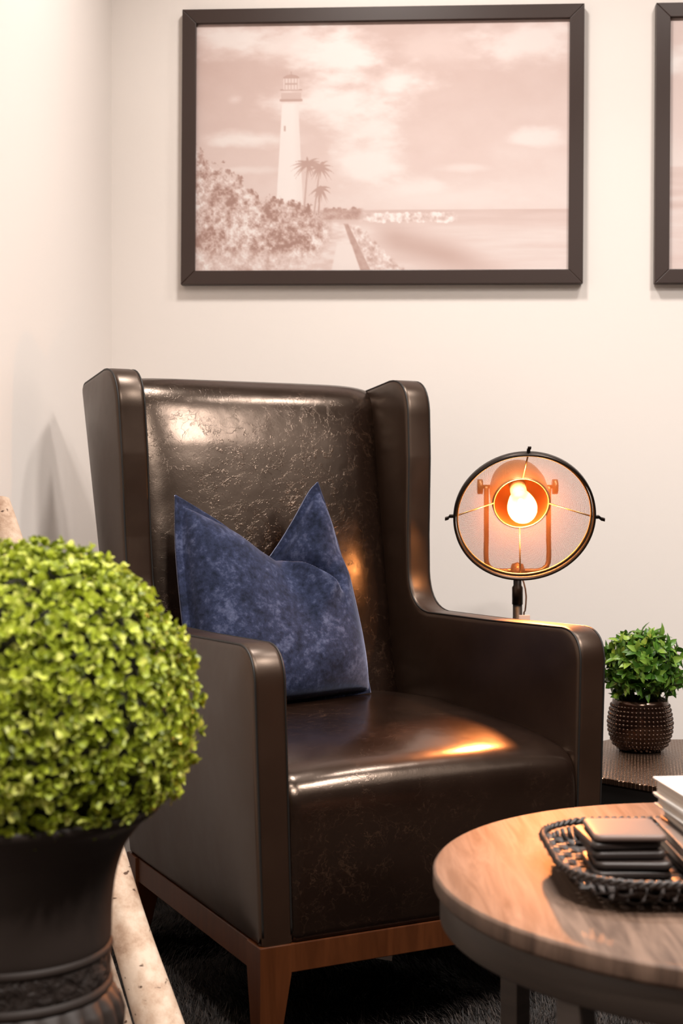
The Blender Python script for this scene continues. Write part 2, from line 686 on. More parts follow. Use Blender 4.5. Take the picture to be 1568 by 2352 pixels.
A = CORNER
B = CORNER + DIR * 8.0
D_ = CORNER + NRM * 9.0
E_ = B + NRM * 9.0
wall_between('wall_back', A - DIR * 0.1, B + DIR * 0.1, -NRM)
wall_between('wall_left', A, D_, -DIR)
wall_between('wall_right', B, E_, DIR, M_wall_dark)
wall_between('wall_front', D_ - DIR * 0.1, E_ + DIR * 0.1, NRM, M_wall_dark)
quad = [tuple(A - DIR * .1 - NRM * .1), tuple(B + DIR * .1 - NRM * .1), tuple(E_ + DIR * .1 + NRM * .1), tuple(D_ - DIR * .1 + NRM * .1)]
struct('floor', MB().prism(quad, -0.06, -0.014), M_floor)
struct('ceiling', MB().prism(quad, 2.68, 2.74), M_ceil)

# ------------------------------------------------------------------ wingback armchair
YAW = math.radians(26.68)
chair = empty('wingback_armchair', (-0.122, 2.1264, 0.0), YAW)
tag(chair, 'dark brown cracked leather wingback armchair on stained wooden legs', 'armchair')
W, Z0, K = 0.636, 0.19, 0.034


def flare(V):
    V = np.array([tuple(p) for p in V], float)
    V[:, 0] = W / 2 + (V[:, 0] - W / 2) * (1 + 2 * K * np.maximum(V[:, 2] - Z0, 0) / W)
    return V


def chair_to_world(p):
    u, v, z = p
    return (-0.122 + math.cos(YAW) * u - math.sin(YAW) * v, 2.1264 + math.sin(YAW) * u + math.cos(YAW) * v, z)


ARM_T = 0.056
prof = rounded([
    (0.000, Z0, 0.004), (0.640, Z0, 0.01), (0.866, 1.108, 0.020), (0.632, 1.138, 0.075), (0.616, 0.96, 0.12), (0.612, 0.80, 0.12),
    (0.600, 0.641, 0.085), (0.30, 0.644, 0.2), (0.000, 0.652, 0.055)], 9)
Vs, Fs = slab(prof, ARM_T, 0.011, 0.010, 0.004, 0.012, 0.028)
open_prof = densify(prof, 0.012)
if area2(prof) < 0:
    open_prof = densify(prof[::-1], 0.012)
for side, name in ((0, 'side_panel'), (1, 'side_panel')):
    if side == 0:
        P = [(ARM_T / 2 + c, a, b) for a, b, c in Vs]
        F = [tuple(reversed(f)) for f in Fs]
        F = Fs
    else:
        P = [(W - ARM_T / 2 - c, a, b) for a, b, c in Vs]
        F = [tuple(reversed(f)) for f in Fs]
    sp = obj(name, flare(P), F, M_leather_side, chair)
    for e, inward in ((-1, 0), (1, 1)):
        cc = e * (ARM_T / 2 - 0.0042)
        ins_ = inset(open_prof, 0.0018)
        keep = [(a, b) for a, b in ins_ if not (b < Z0 + 0.006) and not (a > 0.655 and b < 1.09)]
        # order the run so that it starts at the front foot
        idx = [i for i, (a, b) in enumerate(ins_) if not (b < Z0 + 0.006) and not (a > 0.655 + (b - 0.9) * 0.2 and b < 1.085 and a > 0.64)]
        runs, cur = [], [idx[0]]
        for i in idx[1:]:
            if i == cur[-1] + 1:
                cur.append(i)
            else:
                runs.append(cur)
                cur = [i]
        runs.append(cur)
        if len(runs) > 1 and runs[0][0] == 0 and runs[-1][-1] == len(ins_) - 1:
            runs[0] = runs.pop() + runs[0]
        run = max(runs, key=len)
        pts = []
        for i in run:
            a, b = ins_[i]
            u = ARM_T / 2 + cc if side == 0 else W - ARM_T / 2 - cc
            pts.append((u, a, b))
        pts = flare(pts)
        MB().tube(pts, 0.0019, 6).build('seam', M_seam, sp)

# back cushion
front = [(0.600, 0.36), (0.625, 0.46), (0.662, 0.58), (0.715, 0.80), (0.757, 1.00), (0.770, 1.070), (0.787, 1.104), (0.815, 1.118), (0.845, 1.113), (0.862, 1.09)]
path = catmull(front, 46)
rear = [(0.862, 1.06), (0.80, 0.82), (0.72, 0.50), (0.642, 0.195), (0.60, 0.195)]
nu = 40
V, F = [], []
path_all = np.vstack([path, np.array(rear)])
npth = len(path_all)
for i in range(nu + 1):
    un = -1 + 2 * i / nu
    u = 0.045 + (W - 0.09) * i / nu
    bul = (1 - abs(un) ** 6)
    edge = 1 - abs(un) ** 9
    for k, (v_, z) in enumerate(path_all):
        vv, zz = v_, z
        if k < len(path):
            h = min(max((z - 0.40) / 0.70, 0), 1)
            wgt = math.sin(PI * min(1, 0.12 + 0.80 * h)) ** 0.6 if h < 1 else 0
            if k > 34:
                wgt *= max(0, 1 - (k - 34) / 9)
            vv -= 0.026 * bul * wgt * (0.9 + 0.25 * h)
            vv += 0.012 * (1 - edge)
            if z > 1.0:
                zz += 0.004 * bul * (z - 1.0) / 0.1 - 0.006 * (1 - edge)
        V.append((u, vv, zz))
for i in range(nu):
    for k in range(npth):
        l = (k + 1) % npth
        F.append((i * npth + k, (i + 1) * npth + k, (i + 1) * npth + l, i * npth + l))
F.append(tuple(range(npth)))
F.append(tuple(reversed([nu * npth + k for k in range(npth)])))
obj('back_cushion', flare(V), F, M_leather, chair)

# seat
sp_path = [(0.004, 0.192), (0.000, 0.25), (-0.001, 0.32), (0.000, 0.375), (0.004, 0.405), (0.014, 0.427), (0.034, 0.441), (0.07, 0.450), (0.14, 0.459), (0.233, 0.464), (0.36, 0.468), (0.47, 0.470), (0.64, 0.462)]
pp = catmull(sp_path, 60)
V, F = [], []
pall = np.vstack([pp, np.array([(0.64, 0.30), (0.62, 0.192)])])
npth = len(pall)
for i in range(nu + 1):
    un = -1 + 2 * i / nu
    u = 0.048 + (W - 0.096) * i / nu
    bul = 1 - abs(un) ** 3
    for k, (v_, z) in enumerate(pall):
        vv, zz = v_, z
        if k < 60:
            top = min(max((z - 0.36) / 0.10, 0), 1)
            zz += 0.016 * bul * top
            fr = max(0, 1 - v_ / 0.06)
            vv -= 0.008 * bul * fr * min(1, (z - 0.19) / 0.1)
            d = 1 - min(1, (1 - abs(un)) / 0.05)
            zz -= 0.010 * d * d * top
            vv += 0.008 * d * d * fr
        V.append((u, vv, zz))
for i in range(nu):
    for k in range(npth):
        l = (k + 1) % npth
        F.append((i * npth + k, i * npth + l, (i + 1) * npth + l, (i + 1) * npth + k))
F.append(tuple(reversed(range(npth))))
F.append(tuple([nu * npth + k for k in range(npth)]))
obj('seat', flare(V), F, M_leather, chair)

# wooden rails and legs
LEG = 0.053
DEP = 0.642
rz0, rz1 = 0.146, 0.1905
rails = [(LEG - 0.006, W - LEG + 0.006, 0.002, 0.024), (LEG - 0.006, W - LEG + 0.006, DEP - 0.024, DEP - 0.002),
         (0.002, 0.024, LEG - 0.006, DEP - LEG + 0.006), (W - 0.024, W - 0.002, LEG - 0.006, DEP - LEG + 0.006)]
for r in rails:
    bevel(MB().box(*r, rz0, rz1).build('rail', M_stain, chair, False), 0.0015, 2)
for (x, sx) in ((-0.003, 1), (W + 0.003, -1)):
    for (y, sy) in ((-0.003, 1), (DEP + 0.003, -1)):
        xa, ya = x + sx * LEG, y + sy * LEG
        xb, yb = x + sx * 0.027, y + sy * 0.027
        V = []
        for (z, X, Y) in ((0.0, xb, yb), (rz0, xa, ya), (0.192, xa, ya)):
            V += [(x, y, z), (X, y, z), (X, Y, z), (x, Y, z)]
        F = [(3, 2, 1, 0), (8, 9, 10, 11)]
        for k in (0, 4):
            for i in range(4):
                j = (i + 1) % 4
                F.append((k + i, k + j, k + 4 + j, k + 4 + i))
        if sx * sy < 0:
            F = [tuple(reversed(f)) for f in F]
        bevel(obj('leg', V, F, M_stain, chair, False), 0.0015, 2)
# paper tag below the front rail
lab = MB().add([(0.205, 0.030, 0.150), (0.245, 0.030, 0.150), (0.246, 0.036, 0.125), (0.206, 0.034, 0.137),
                (0.205, 0.031, 0.150), (0.245, 0.031, 0.150), (0.246, 0.037, 0.125), (0.206, 0.035, 0.137)],
               [(0, 1, 2, 3), (7, 6, 5, 4), (0, 4, 5, 1), (1, 5, 6, 2), (2, 6, 7, 3), (3, 7, 4, 0)]).build('paper_tag', M_paper, chair, False)
lab['label'] = 'white paper tag'

# ------------------------------------------------------------------ throw pillow with a chopped top
TL, TR = np.array([0.075, 0.590, 0.880]), np.array([0.383, 0.600, 0.906])
BL, BR = np.array([0.065, 0.455, 0.486]), np.array([0.462, 0.520, 0.484])
NT = np.array([0.278, 0.625, 0.750])
left_c = catmull([BL, (0.060, 0.50, 0.62), (0.064, 0.555, 0.77), TL], 200)
right_c = catmull([BR, (0.445, 0.535, 0.60), (0.432, 0.57, 0.72), (0.414, 0.59, 0.81), TR], 200)
bot_c = catmull([BL, (0.16, 0.45, 0.483), (0.30, 0.47, 0.484), BR], 200)
top_c = catmull([TL, (0.125, 0.597, 0.853), (0.19, 0.607, 0.815), (0.245, 0.62, 0.770), NT, (0.302, 0.622, 0.775), (0.335, 0.612, 0.83), (0.365, 0.604, 0.885), TR], 200)


def samp(c, t):
    x = t * (len(c) - 1)
    i = min(int(x), len(c) - 2)
    return c[i] + (c[i + 1] - c[i]) * (x - i)


def smooth(x):
    x = min(max(x, 0), 1)
    return x * x * (3 - 2 * x)


NP = 150
fl = 0.030
V, F = [], []
nf = np.array([0.10, -0.955, 0.28])
nb = np.array([-0.05, 0.97, -0.22])
cr_a, cr_b = np.array([0.56, 1.0]), np.array([0.855, 0.50])
cd = (cr_b - cr_a) / np.linalg.norm(cr_b - cr_a)
cn = np.array([-cd[1], cd[0]])                # towards upper right (the ear)
for face in (0, 1):
    for i in range(NP + 1):
        for k in range(NP + 1):
            s, t = i / NP, k / NP
            p = (1 - t) * samp(bot_c, s) + t * samp(top_c, s) + (1 - s) * samp(left_c, t) + s * samp(right_c, t) \
                - ((1 - s) * (1 - t) * BL + s * (1 - t) * BR + (1 - s) * t * TL + s * t * TR)
            a = min(max((s - 0.042) / (1 - 0.042 - 0.016), 0), 1)
            b = min(max((t - 0.016) / (1 - 0.040 - 0.016), 0), 1)
            th = (max(0, 1 - abs(2 * a - 1) ** 2.8) ** 0.42) * (max(0, 1 - abs(2 * b - 1) ** 2.8) ** 0.42)
            inside = th > 0
            if face == 0:
                h = 0.0035 + 0.078 * th
                if inside:
                    q = np.array([s, t]) - cr_a
                    al, ac = q.dot(cd), q.dot(cn)
                    L = np.linalg.norm(cr_b - cr_a)
                    fade = smooth((L + 0.03 - al) / 0.16) * smooth((al + 0.25) / 0.25)
                    am, ap_ = min(ac, 0.0), max(ac, 0.0)
                    side_ = smooth((ac + 0.022) / 0.044)              # 0 on the lip, 1 on the ear
                    h_lip = 0.022 * math.exp(am / 0.16) + 0.0028 * math.sin(30 * al + 4 * am) * math.exp(am / 0.12) * smooth(-am / 0.05)
                    h_ear = -0.062 * math.exp(-ap_ / 0.12) * min(1, 3 * th) + 0.005 * math.sin(34 * ap_ - 4 * al) * math.exp(-ap_ / 0.2)
                    h += fade * (h_lip * (1 - side_) + h_ear * side_)
                    h += 0.003 * math.sin(11 * s + 3 * t) * math.sin(8 * t - 2 * s) * th
                p = p + nf * max(h, 0.002)
            else:
                p = p + nb * (0.0025 + 0.035 * th)
            V.append(p)
N1 = (NP + 1) ** 2
ix = lambda f, i, k: f * N1 + i * (NP + 1) + k
for i in range(NP):
    for k in range(NP):
        F.append((ix(0, i, k), ix(0, i + 1, k), ix(0, i + 1, k + 1), ix(0, i, k + 1)))
        F.append((ix(1, i, k), ix(1, i, k + 1), ix(1, i + 1, k + 1), ix(1, i + 1, k)))
rim = [(i, 0) for i in range(NP)] + [(NP, k) for k in range(NP)] + [(i, NP) for i in range(NP, 0, -1)] + [(0, k) for k in range(NP, 0, -1)]
for a, b in zip(rim, rim[1:] + rim[:1]):
    F.append((ix(0, *a), ix(1, *a), ix(1, *b), ix(0, *b)))
Vw = np.array([chair_to_world(p) for p in V])
pc = Vw.mean(0)
pil = obj('throw_pillow', Vw - np.array([pc[0], pc[1], 0.0]), F, M_velvet, None, True, loc=(pc[0], pc[1], 0.0))
tag(pil, 'navy blue velvet throw pillow with dented top leaning on the armchair seat', 'pillow')

# ------------------------------------------------------------------ framed prints
def fbm(shape, cell, seed, octaves=5, sx=1.0, sy=1.0, rough=0.55):
    r = np.random.default_rng(seed)
    H, Wd = shape
    tot, amp, out_ = 0, 1, np.zeros(shape)
    yy, xx = np.mgrid[0:H, 0:Wd].astype(float)
    c = cell
    for o in range(octaves):
        gx, gy = xx / (c * sx), yy / (c * sy)
        gw, gh = int(gx.max()) + 3, int(gy.max()) + 3
        R = r.random((gh, gw))
        x0, y0 = gx.astype(int), gy.astype(int)
        fx, fy = gx - x0, gy - y0
        fx, fy = fx * fx * (3 - 2 * fx), fy * fy * (3 - 2 * fy)
        v = (R[y0, x0] * (1 - fx) + R[y0, x0 + 1] * fx) * (1 - fy) + (R[y0 + 1, x0] * (1 - fx) + R[y0 + 1, x0 + 1] * fx) * fy
        out_ += v * amp
        tot += amp
        amp *= rough
        c /= 2
    return out_ / tot


def sstep(a, b, x):
    t = np.clip((x - a) / (b - a), 0, 1)
    return t * t * (3 - 2 * t)


def paint_lighthouse(w, h):
    """tone 0 (dark) .. 1 (paper) of a sepia seaside photograph, row 0 on top; coordinates are in the 852 x 559 print"""
    yy, xx = np.mgrid[0:h, 0:w].astype(float)
    X, Y = xx / (w - 1) * 852, yy / (h - 1) * 559
    S = (h, w)
    k = w / 852
    n1 = fbm(S, 150 * k, 3, 6, 1.5, 0.75)
    n2 = fbm(S, 60 * k, 5, 5, 1.3, 0.7)
    n3 = fbm(S, 26 * k, 8, 4, 1.6, 0.7)
    img = 0.55 + 0.20 * sstep(0, 420, Y) + 0.07 * (X / 852) + (n2 - 0.5) * 0.10

    def cloud(cx, cy, rx, ry, amt, soft=0.85):
        nonlocal img
        d = np.sqrt(((X - cx) / rx) ** 2 + ((Y - cy) / ry) ** 2) + (n1 - 0.5) * 1.3 + (n2 - 0.5) * 1.0 + (n3 - 0.5) * 0.8
        m = 1 - sstep(1 - soft, 1 + soft * 0.45, d)
        img = img + (0.97 - img) * m * amt
    for c in ((80, 40, 95, 45, .85), (210, 50, 110, 40, .75), (345, 75, 100, 62, .95), (330, 190, 180, 48, .95), (450, 140, 90, 40, .9),
              (390, 240, 95, 45, .85), (395, 310, 75, 45, .9), (130, 262, 130, 20, .9), (745, 45, 115, 55, .75), (760, 265, 70, 22, .75),
              (610, 395, 260, 40, .45), (520, 370, 90, 16, .5), (110, 330, 70, 9, .5), (90, 170, 20, 12, .5), (620, 330, 60, 10, .5), (560, 60, 130, 40, .35)):
        cloud(*c)
    # sea
    sea = sstep(421, 423, Y)
    wv = fbm(S, 40 * k, 9, 4, 4.0, 0.35)
    seat = 0.66 + 0.16 * sstep(425, 470, Y) + (wv - 0.5) * 0.20
    dark = np.exp(-((Y - 480 - (X - 430) * 0.30) / 34) ** 2) * sstep(380, 470, X) * (1 - sstep(560, 760, X))
    seat = seat - 0.26 * dark * (0.6 + wv)
    img = img * (1 - sea) + seat * sea
    # breakwater
    rock = fbm(S, 9 * k, 12, 3)
    bw = sstep(427, 431, Y + (rock - .5) * 8) * (1 - sstep(448, 451, Y - (rock - .5) * 8)) * sstep(372, 400, X) * (1 - sstep(585, 604, X))
    img = img * (1 - bw) + (0.62 + 0.85 * (rock - 0.25)) * bw
    # shore ground
    gl = sstep(-6, 6, (350 + (Y - 452) * 0.24) - X) * sstep(446, 452, Y)
    grd = fbm(S, 16 * k, 15, 5, 2.2, 0.6)
    img = img * (1 - gl) + (0.80 + (grd - 0.5) * 0.45) * gl
    # sea wall side (dark) and rip-rap
    sw = sstep(-2, 2, X - (342 + (Y - 452) * 0.36)) * (1 - sstep(-2, 2, X - (352 + (Y - 452) * 0.50))) * sstep(451, 454, Y)
    img = img * (1 - sw) + (0.34 + rock * 0.2) * sw
    rr = sstep(-2, 3, X - (352 + (Y - 452) * 0.50)) * (1 - sstep(-8, 4, X - (368 + (Y - 452) * 1.10) - (rock - .5) * 30)) * sstep(454, 460, Y)
    rk2 = fbm(S, 13 * k, 19, 3, rough=0.7)
    img = img * (1 - rr) + np.clip(0.30 + 1.0 * (rk2 - 0.10), 0.3, 0.98) * rr
    path = sstep(-3, 3, X - (332 - (Y - 470) * 0.20)) * (1 - sstep(-2, 2, X - (343 + (Y - 452) * 0.36))) * sstep(496, 500, Y)
    img = img * (1 - path) + 0.90 * path
    # lighthouse
    cx = 218.0
    hw = 18.5 + (Y - 182) / 225 * 12
    body = (1 - sstep(-1.2, 1.2, np.abs(X - (cx + (Y - 182) * 0.0)) - hw)) * sstep(181, 183, Y) * (1 - sstep(395, 420, Y))
    shade = 0.965 - 0.05 * sstep(0.2, 1, (X - cx) / hw)
    img = img * (1 - body) + shade * body

    def rect(x0, x1, y0, y1, tone, s=1.0):
        nonlocal img
        m = sstep(-s, s, X - x0) * sstep(-s, s, x1 - X) * sstep(-s, s, Y - y0) * sstep(-s, s, y1 - Y)
        img = img * (1 - m) + tone * m
    rect(197, 243, 158, 178, 0.62)
    rect(194, 246, 172, 177, 0.45)
    rect(195, 245, 150, 153, 0.42)
    rect(202, 238, 125, 151, 0.80)
    rect(206, 234, 136, 140, 0.5)
    for q in (206, 213, 220, 227, 234):
        rect(q - 0.8, q + 0.8, 126, 150, 0.5, 0.7)
    dome = (1 - sstep(-1, 1, np.sqrt(((X - 220) / 19) ** 2 + ((Y - 126) / 9) ** 2) * 19 - 19)) * (1 - sstep(125, 127, Y))
    img = img * (1 - dome) + 0.45 * dome
    rect(218.8, 221, 110, 119, 0.45, 0.7)
    rect(204, 208, 232, 244, 0.55)
    # palms
    def frond(x0, y0, x1, y1, sag, wd, tone):
        nonlocal img
        for q in np.linspace(0, 1, 16):
            px, py = x0 + (x1 - x0) * q, y0 + (y1 - y0) * q + sag * q * q
            m = 1 - sstep(wd * (1.15 - q) * 0.4, wd * (1.15 - q), np.hypot(X - px, (Y - py) * 0.8))
            img = img * (1 - 0.75 * m) + tone * 0.75 * m
    for tx, ty, bx, by, L in ((259, 318, 251, 425, 40), (287, 326, 274, 430, 36), (288, 374, 284, 432, 28)):
        for q in np.linspace(0, 1, 40):
            px, py = tx + (bx - tx) * q, ty + (by - ty) * q
            m = 1 - sstep(1.2, 2.6, np.hypot(X - px, Y - py))
            img = img * (1 - 0.7 * m) + 0.42 * 0.7 * m
        rp = np.random.default_rng(int(tx))
        for a in np.linspace(0.15, 2 * PI, 15):
            a += rp.normal(0, 0.15)
            l_ = L * rp.uniform(0.55, 1.1)
            frond(tx, ty, tx + l_ * math.cos(a), ty - l_ * 0.8 * math.sin(a), 13, 4.2, 0.42)
    # shrubs
    leaf = fbm(S, 13 * k, 22, 4, rough=0.75)
    clump = fbm(S, 60 * k, 25, 4)
    top = np.interp(X, [0, 25, 60, 110, 150, 180, 240, 280, 310, 360], [265, 300, 325, 350, 400, 395, 405, 430, 420, 450]) + (leaf - .5) * 60 + (clump - .5) * 30
    bush = sstep(-3, 4, Y - top) * (1 - sstep(-25, 25, X - (300 - np.abs(Y - 440) * 0.15) - (clump - .5) * 80)) * (1 - sstep(505, 545, Y + (clump - .5) * 60))
    bt = np.clip(0.55 + (leaf - 0.5) * 1.55 + (clump - 0.5) * 0.8, 0.22, 0.97)
    img = img * (1 - bush) + bt * bush
    far = sstep(-2, 2, Y - (418 + (leaf - .5) * 22)) * (1 - sstep(440, 446, Y)) * sstep(285, 300, X) * (1 - sstep(372, 392, X))
    img = img * (1 - far) + (0.38 + (leaf - .4) * 0.5) * far
    gr = sstep(500, 540, Y) * (1 - sstep(150, 330, X))
    img = img * (1 - gr) + (0.72 + (leaf - 0.5) * 0.9) * gr
    return np.clip(img, 0.15, 1)


def paint_sea(w, h):
    yy, xx = np.mgrid[0:h, 0:w].astype(float)
    X, Y = xx / (w - 1) * 852, yy / (h - 1) * 559
    S = (h, w)
    k = w / 852
    n1 = fbm(S, 150 * k, 33, 6, 1.6, 0.7)
    img = 0.80 + 0.06 * sstep(0, 320, Y) + 0.25 * (sstep(0.45, 0.75, n1) - 0.3) * (1 - sstep(250, 330, Y))
    sea = sstep(328, 331, Y)
    wv = fbm(S, 40 * k, 39, 4, 4.0, 0.35)
    st = 0.72 + 0.05 * sstep(330, 500, Y) + (wv - 0.5) * 0.28
    return np.clip(img * (1 - sea) + st * sea, 0.2, 1)


M_print = bpy.data.materials.new('sepia_photo_print')
M_print.use_nodes = True
g = G(M_print)
g.b.inputs['Roughness'].default_value = 0.5
g.b.inputs['Specular IOR Level'].default_value = 0.3
at_ = g.n('ShaderNodeAttribute', attribute_name='tone')
g.l(g.ramp(at_.outputs['Fac'], [(0.15, (0.33, 0.190, 0.155)), (0.45, (0.50, 0.345, 0.305)), (0.75, (0.68, 0.545, 0.51)), (1.0, (0.82, 0.76, 0.735))]), g.b.inputs['Base Color'])


def framed_print(name, x_left, z_top, z_bot, width, painter, res, label, roll):
    """x_left: distance along the back wall from the room corner"""
    h = z_top - z_bot
    root = empty(name, (0, 0, 0))
    c2 = CORNER + DIR * (x_left + width / 2) + NRM * 0.002
    root.location = (c2[0], c2[1], (z_top + z_bot) / 2)
    root.rotation_euler = (0, roll, math.atan2(DIR[1], DIR[0]))
    tag(root, label, 'picture', None)
    fw, th = 0.0345, 0.022
    a, b = width / 2, h / 2
    mb = MB()
    # four mitred bars (front towards -y)
    for (p, q, pi, qi) in (((-a, b), (a, b), (-a + fw, b - fw), (a - fw, b - fw)), ((a, b), (a, -b), (a - fw, b - fw), (a - fw, -b + fw)),
                           ((a, -b), (-a, -b), (a - fw, -b + fw), (-a + fw, -b + fw)), ((-a, -b), (-a, b), (-a + fw, -b + fw), (-a + fw, b - fw))):
        V = []
        for y in (0, -th):
            V += [(p[0], y, p[1]), (q[0], y, q[1]), (qi[0], y, qi[1]), (pi[0], y, pi[1])]
        mb.add(V, [(0, 1, 2, 3), (7, 6, 5, 4), (0, 4, 5, 1), (1, 5, 6, 2), (2, 6, 7, 3), (3, 7, 4, 0)])
    fr = mb.build('frame', M_blackframe, root, False)
    bevel(fr, 0.0015, 2)
    # print
    wi, hi = width - 2 * fw + 0.004, h - 2 * fw + 0.004
    nx, ny = res
    tone = painter(nx, ny)
    xs = np.linspace(-wi / 2, wi / 2, nx)
    zs = np.linspace(hi / 2, -hi / 2, ny)
    Xg, Zg = np.meshgrid(xs, zs)
    V = np.stack([Xg.ravel(), np.full(nx * ny, -0.012), Zg.ravel()], 1)
    idx = np.arange(nx * ny).reshape(ny, nx)
    F = np.stack([idx[:-1, :-1].ravel(), idx[1:, :-1].ravel(), idx[1:, 1:].ravel(), idx[:-1, 1:].ravel()], 1)
    pr = quads_obj('print', V, F, M_print, root, False)
    at = pr.data.attributes.new('tone', 'FLOAT', 'POINT')
    at.data.foreach_set('value', tone.ravel().astype(np.float32))
    bk = MB().box(-wi / 2, wi / 2, -0.010, -0.004, -hi / 2, hi / 2).build('backing', M_black, root, False)
    return root


framed_print('framed_print', 0.178, 2.069, 1.393, 0.979, paint_lighthouse, (560, 368),
             'dark framed sepia print of a lighthouse on a shore hanging above the armchair', math.radians(0.33))
framed_print('framed_print', 1.328, 2.061, 1.386, 0.979, paint_sea, (300, 200),
             'dark framed sepia seascape print cut off at the right beside the lighthouse print', math.radians(0.33))

# ------------------------------------------------------------------ side table and plant
ST = np.array([0.683, 2.785])
st = empty('side_table', (ST[0], ST[1], 0))
tag(st, 'low eight-sided side table with hammered bronze top beside the armchair', 'table')
octo = lambda r: [(r / math.cos(PI / 8) * math.cos(PI / 8 + k * PI / 4), r / math.cos(PI / 8) * math.sin(PI / 8 + k * PI / 4)) for k in range(8)]
bevel(MB().prism(octo(0.25), 0.338, 0.350).build('table_top', M_hammer, st, False), 0.002, 2)
bevel(MB().prism(octo(0.247), 0.03, 0.338).build('body', M_black, st, False), 0.003, 2)
bevel(MB().prism(octo(0.235), 0.0, 0.03).build('plinth', M_black, st, False), 0.003, 2)

PP = (0.621, 2.911, 0.350)
pl = empty('potted_plant', PP)
tag(pl, 'small green leafy plant in a studded dark bronze pot on the side table', 'plant')
pot_prof = [(0.0, 0.0), (0.042, 0.0), (0.049, 0.004), (0.058, 0.018), (0.0645, 0.038), (0.066, 0.058), (0.063, 0.080), (0.058, 0.098), (0.0565, 0.106), (0.0535, 0.107), (0.0525, 0.100), (0.050, 0.088), (0.0, 0.088)]
pm = MB().lathe(pot_prof, 64)
for k in range(10):
    z = 0.014 + k * 0.0088
    r = np.interp(z, [p[1] for p in pot_prof[1:9]], [p[0] for p in pot_prof[1:9]])
    for q in range(46):
        a = 2 * PI * q / 46
        cx, cy = r * math.cos(a), r * math.sin(a)
        e1 = Vector((-math.sin(a), math.cos(a), 0))
        e2 = Vector((0, 0, 1))
        n = Vector((math.cos(a), math.sin(a), 0))
        V = []
        for (rr, hh) in ((0.0034, -0.0004), (0.0030, 0.0014), (0.0016, 0.0026)):
            for s in range(8):
                b = 2 * PI * s / 8
                V.append(Vector((cx, cy, z)) + e1 * rr * math.cos(b) + e2 * rr * math.sin(b) + n * hh)
        F = [tuple(16 + s for s in range(8))]
        for lv in (0, 8):
            for s in range(8):
                F.append((lv + s, lv + (s + 1) % 8, lv + 8 + (s + 1) % 8, lv + 8 + s))
        pm.add(V, F)
pm.build('pot', M_pot, pl)
MB().lathe([(0, 0.090), (0.051, 0.090)], 32).build('soil', M_soil, pl)


def leaf_cloud(P, N, L, Wd, count, seed, spread=(0.35, 1.1), pointed=True, cup=0.25):
    """leaf sprigs at points P with normals N; count leaves per sprig. Returns V, F(quads)"""
    r = np.random.default_rng(seed)
    n = len(P)
    Vs, Fs = [], []
    if pointed:
        prof = np.array([(0.0, 0.06), (0.22, 0.34), (0.45, 0.5), (0.72, 0.34), (1.0, 0.02)])
    else:
        prof = np.array([(0.0, 0.10), (0.30, 0.44), (0.65, 0.5), (1.0, 0.20)])
    m = len(prof)
    up = np.where(np.abs(N[:, 2:3]) < 0.9, np.array([[0, 0, 1.0]]), np.array([[1.0, 0, 0]]))
    e1 = np.cross(up, N)
    e1 /= np.linalg.norm(e1, axis=1, keepdims=True)
    e2 = np.cross(N, e1)
    a0 = r.random(n) * 2 * PI
    base = 0
    for c in range(count):
        a = a0 + 2 * PI * c / count + r.normal(0, 0.3, n)
        el = r.uniform(spread[0], spread[1], n)             # angle from the normal
        d = N * np.cos(el)[:, None] + (e1 * np.cos(a)[:, None] + e2 * np.sin(a)[:, None]) * np.sin(el)[:, None]
        sd = np.cross(N, d)
        sd /= np.maximum(np.linalg.norm(sd, axis=1, keepdims=True), 1e-6)
        nn = np.cross(d, sd)
        ln = L * r.uniform(0.7, 1.15, n)
        wd = Wd * r.uniform(0.8, 1.15, n)
        pts = np.zeros((n, m, 3, 3))
        for k, (q, w) in enumerate(prof):
            ctr = P + d * (ln * q)[:, None] - nn * (ln * cup * q * q)[:, None]
            pts[:, k, 0] = ctr - sd * (wd * w)[:, None] + nn * (wd * w * 0.35)[:, None]
            pts[:, k, 1] = ctr
            pts[:, k, 2] = ctr + sd * (wd * w)[:, None] + nn * (wd * w * 0.35)[:, None]
        Vs.append(pts.reshape(-1, 3))
        f = []
        for k in range(m - 1):
            for s in (0, 1):
                f.append((k * 3 + s, k * 3 + s + 1, (k + 1) * 3 + s + 1, (k + 1) * 3 + s))
        f = np.array(f)
        Fs.append((np.arange(n) * m * 3)[:, None, None] + f[None] + base)
        base += n * m * 3
    return np.concatenate(Vs), np.concatenate([x.reshape(-1, 4) for x in Fs])


def sphere_points(n, seed, jitter=0.5):
    r = np.random.default_rng(seed)
    i = np.arange(n) + 0.5
    ph = np.arccos(1 - 2 * i / n)
    th = PI * (1 + 5 ** 0.5) * i
    P = np.stack([np.cos(th) * np.sin(ph), np.sin(th) * np.sin(ph), np.cos(ph)], 1)
    P += r.normal(0, jitter / math.sqrt(n), P.shape)
    return P / np.linalg.norm(P, axis=1, keepdims=True), r


D, r = sphere_points(150, 41, 0.9)
D = D[D[:, 2] > -0.72]
rad = 0.066 + r.uniform(-0.010, 0.010, len(D))
cz = 0.170
P1 = D * rad[:, None] * np.array([1.04, 1.04, 0.98]) + np.array([0.004, 0, cz])
D2, r = sphere_points(120, 42, 0.9)
D2 = D2[D2[:, 2] > -0.6]
P2 = D2 * 0.05 + np.array([0.004, 0, cz])
Vl, Fl = leaf_cloud(np.vstack([P1, P2]), np.vstack([D, D2]), 0.027, 0.0135, 6, 43, (0.25, 1.25))
quads_obj('foliage', Vl, Fl, M_leaf, pl, True)
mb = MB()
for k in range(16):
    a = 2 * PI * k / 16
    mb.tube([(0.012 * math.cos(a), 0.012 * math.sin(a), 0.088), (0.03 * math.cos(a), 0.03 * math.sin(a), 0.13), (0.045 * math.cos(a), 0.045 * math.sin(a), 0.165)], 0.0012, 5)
mb.build('stem', M_core, pl)

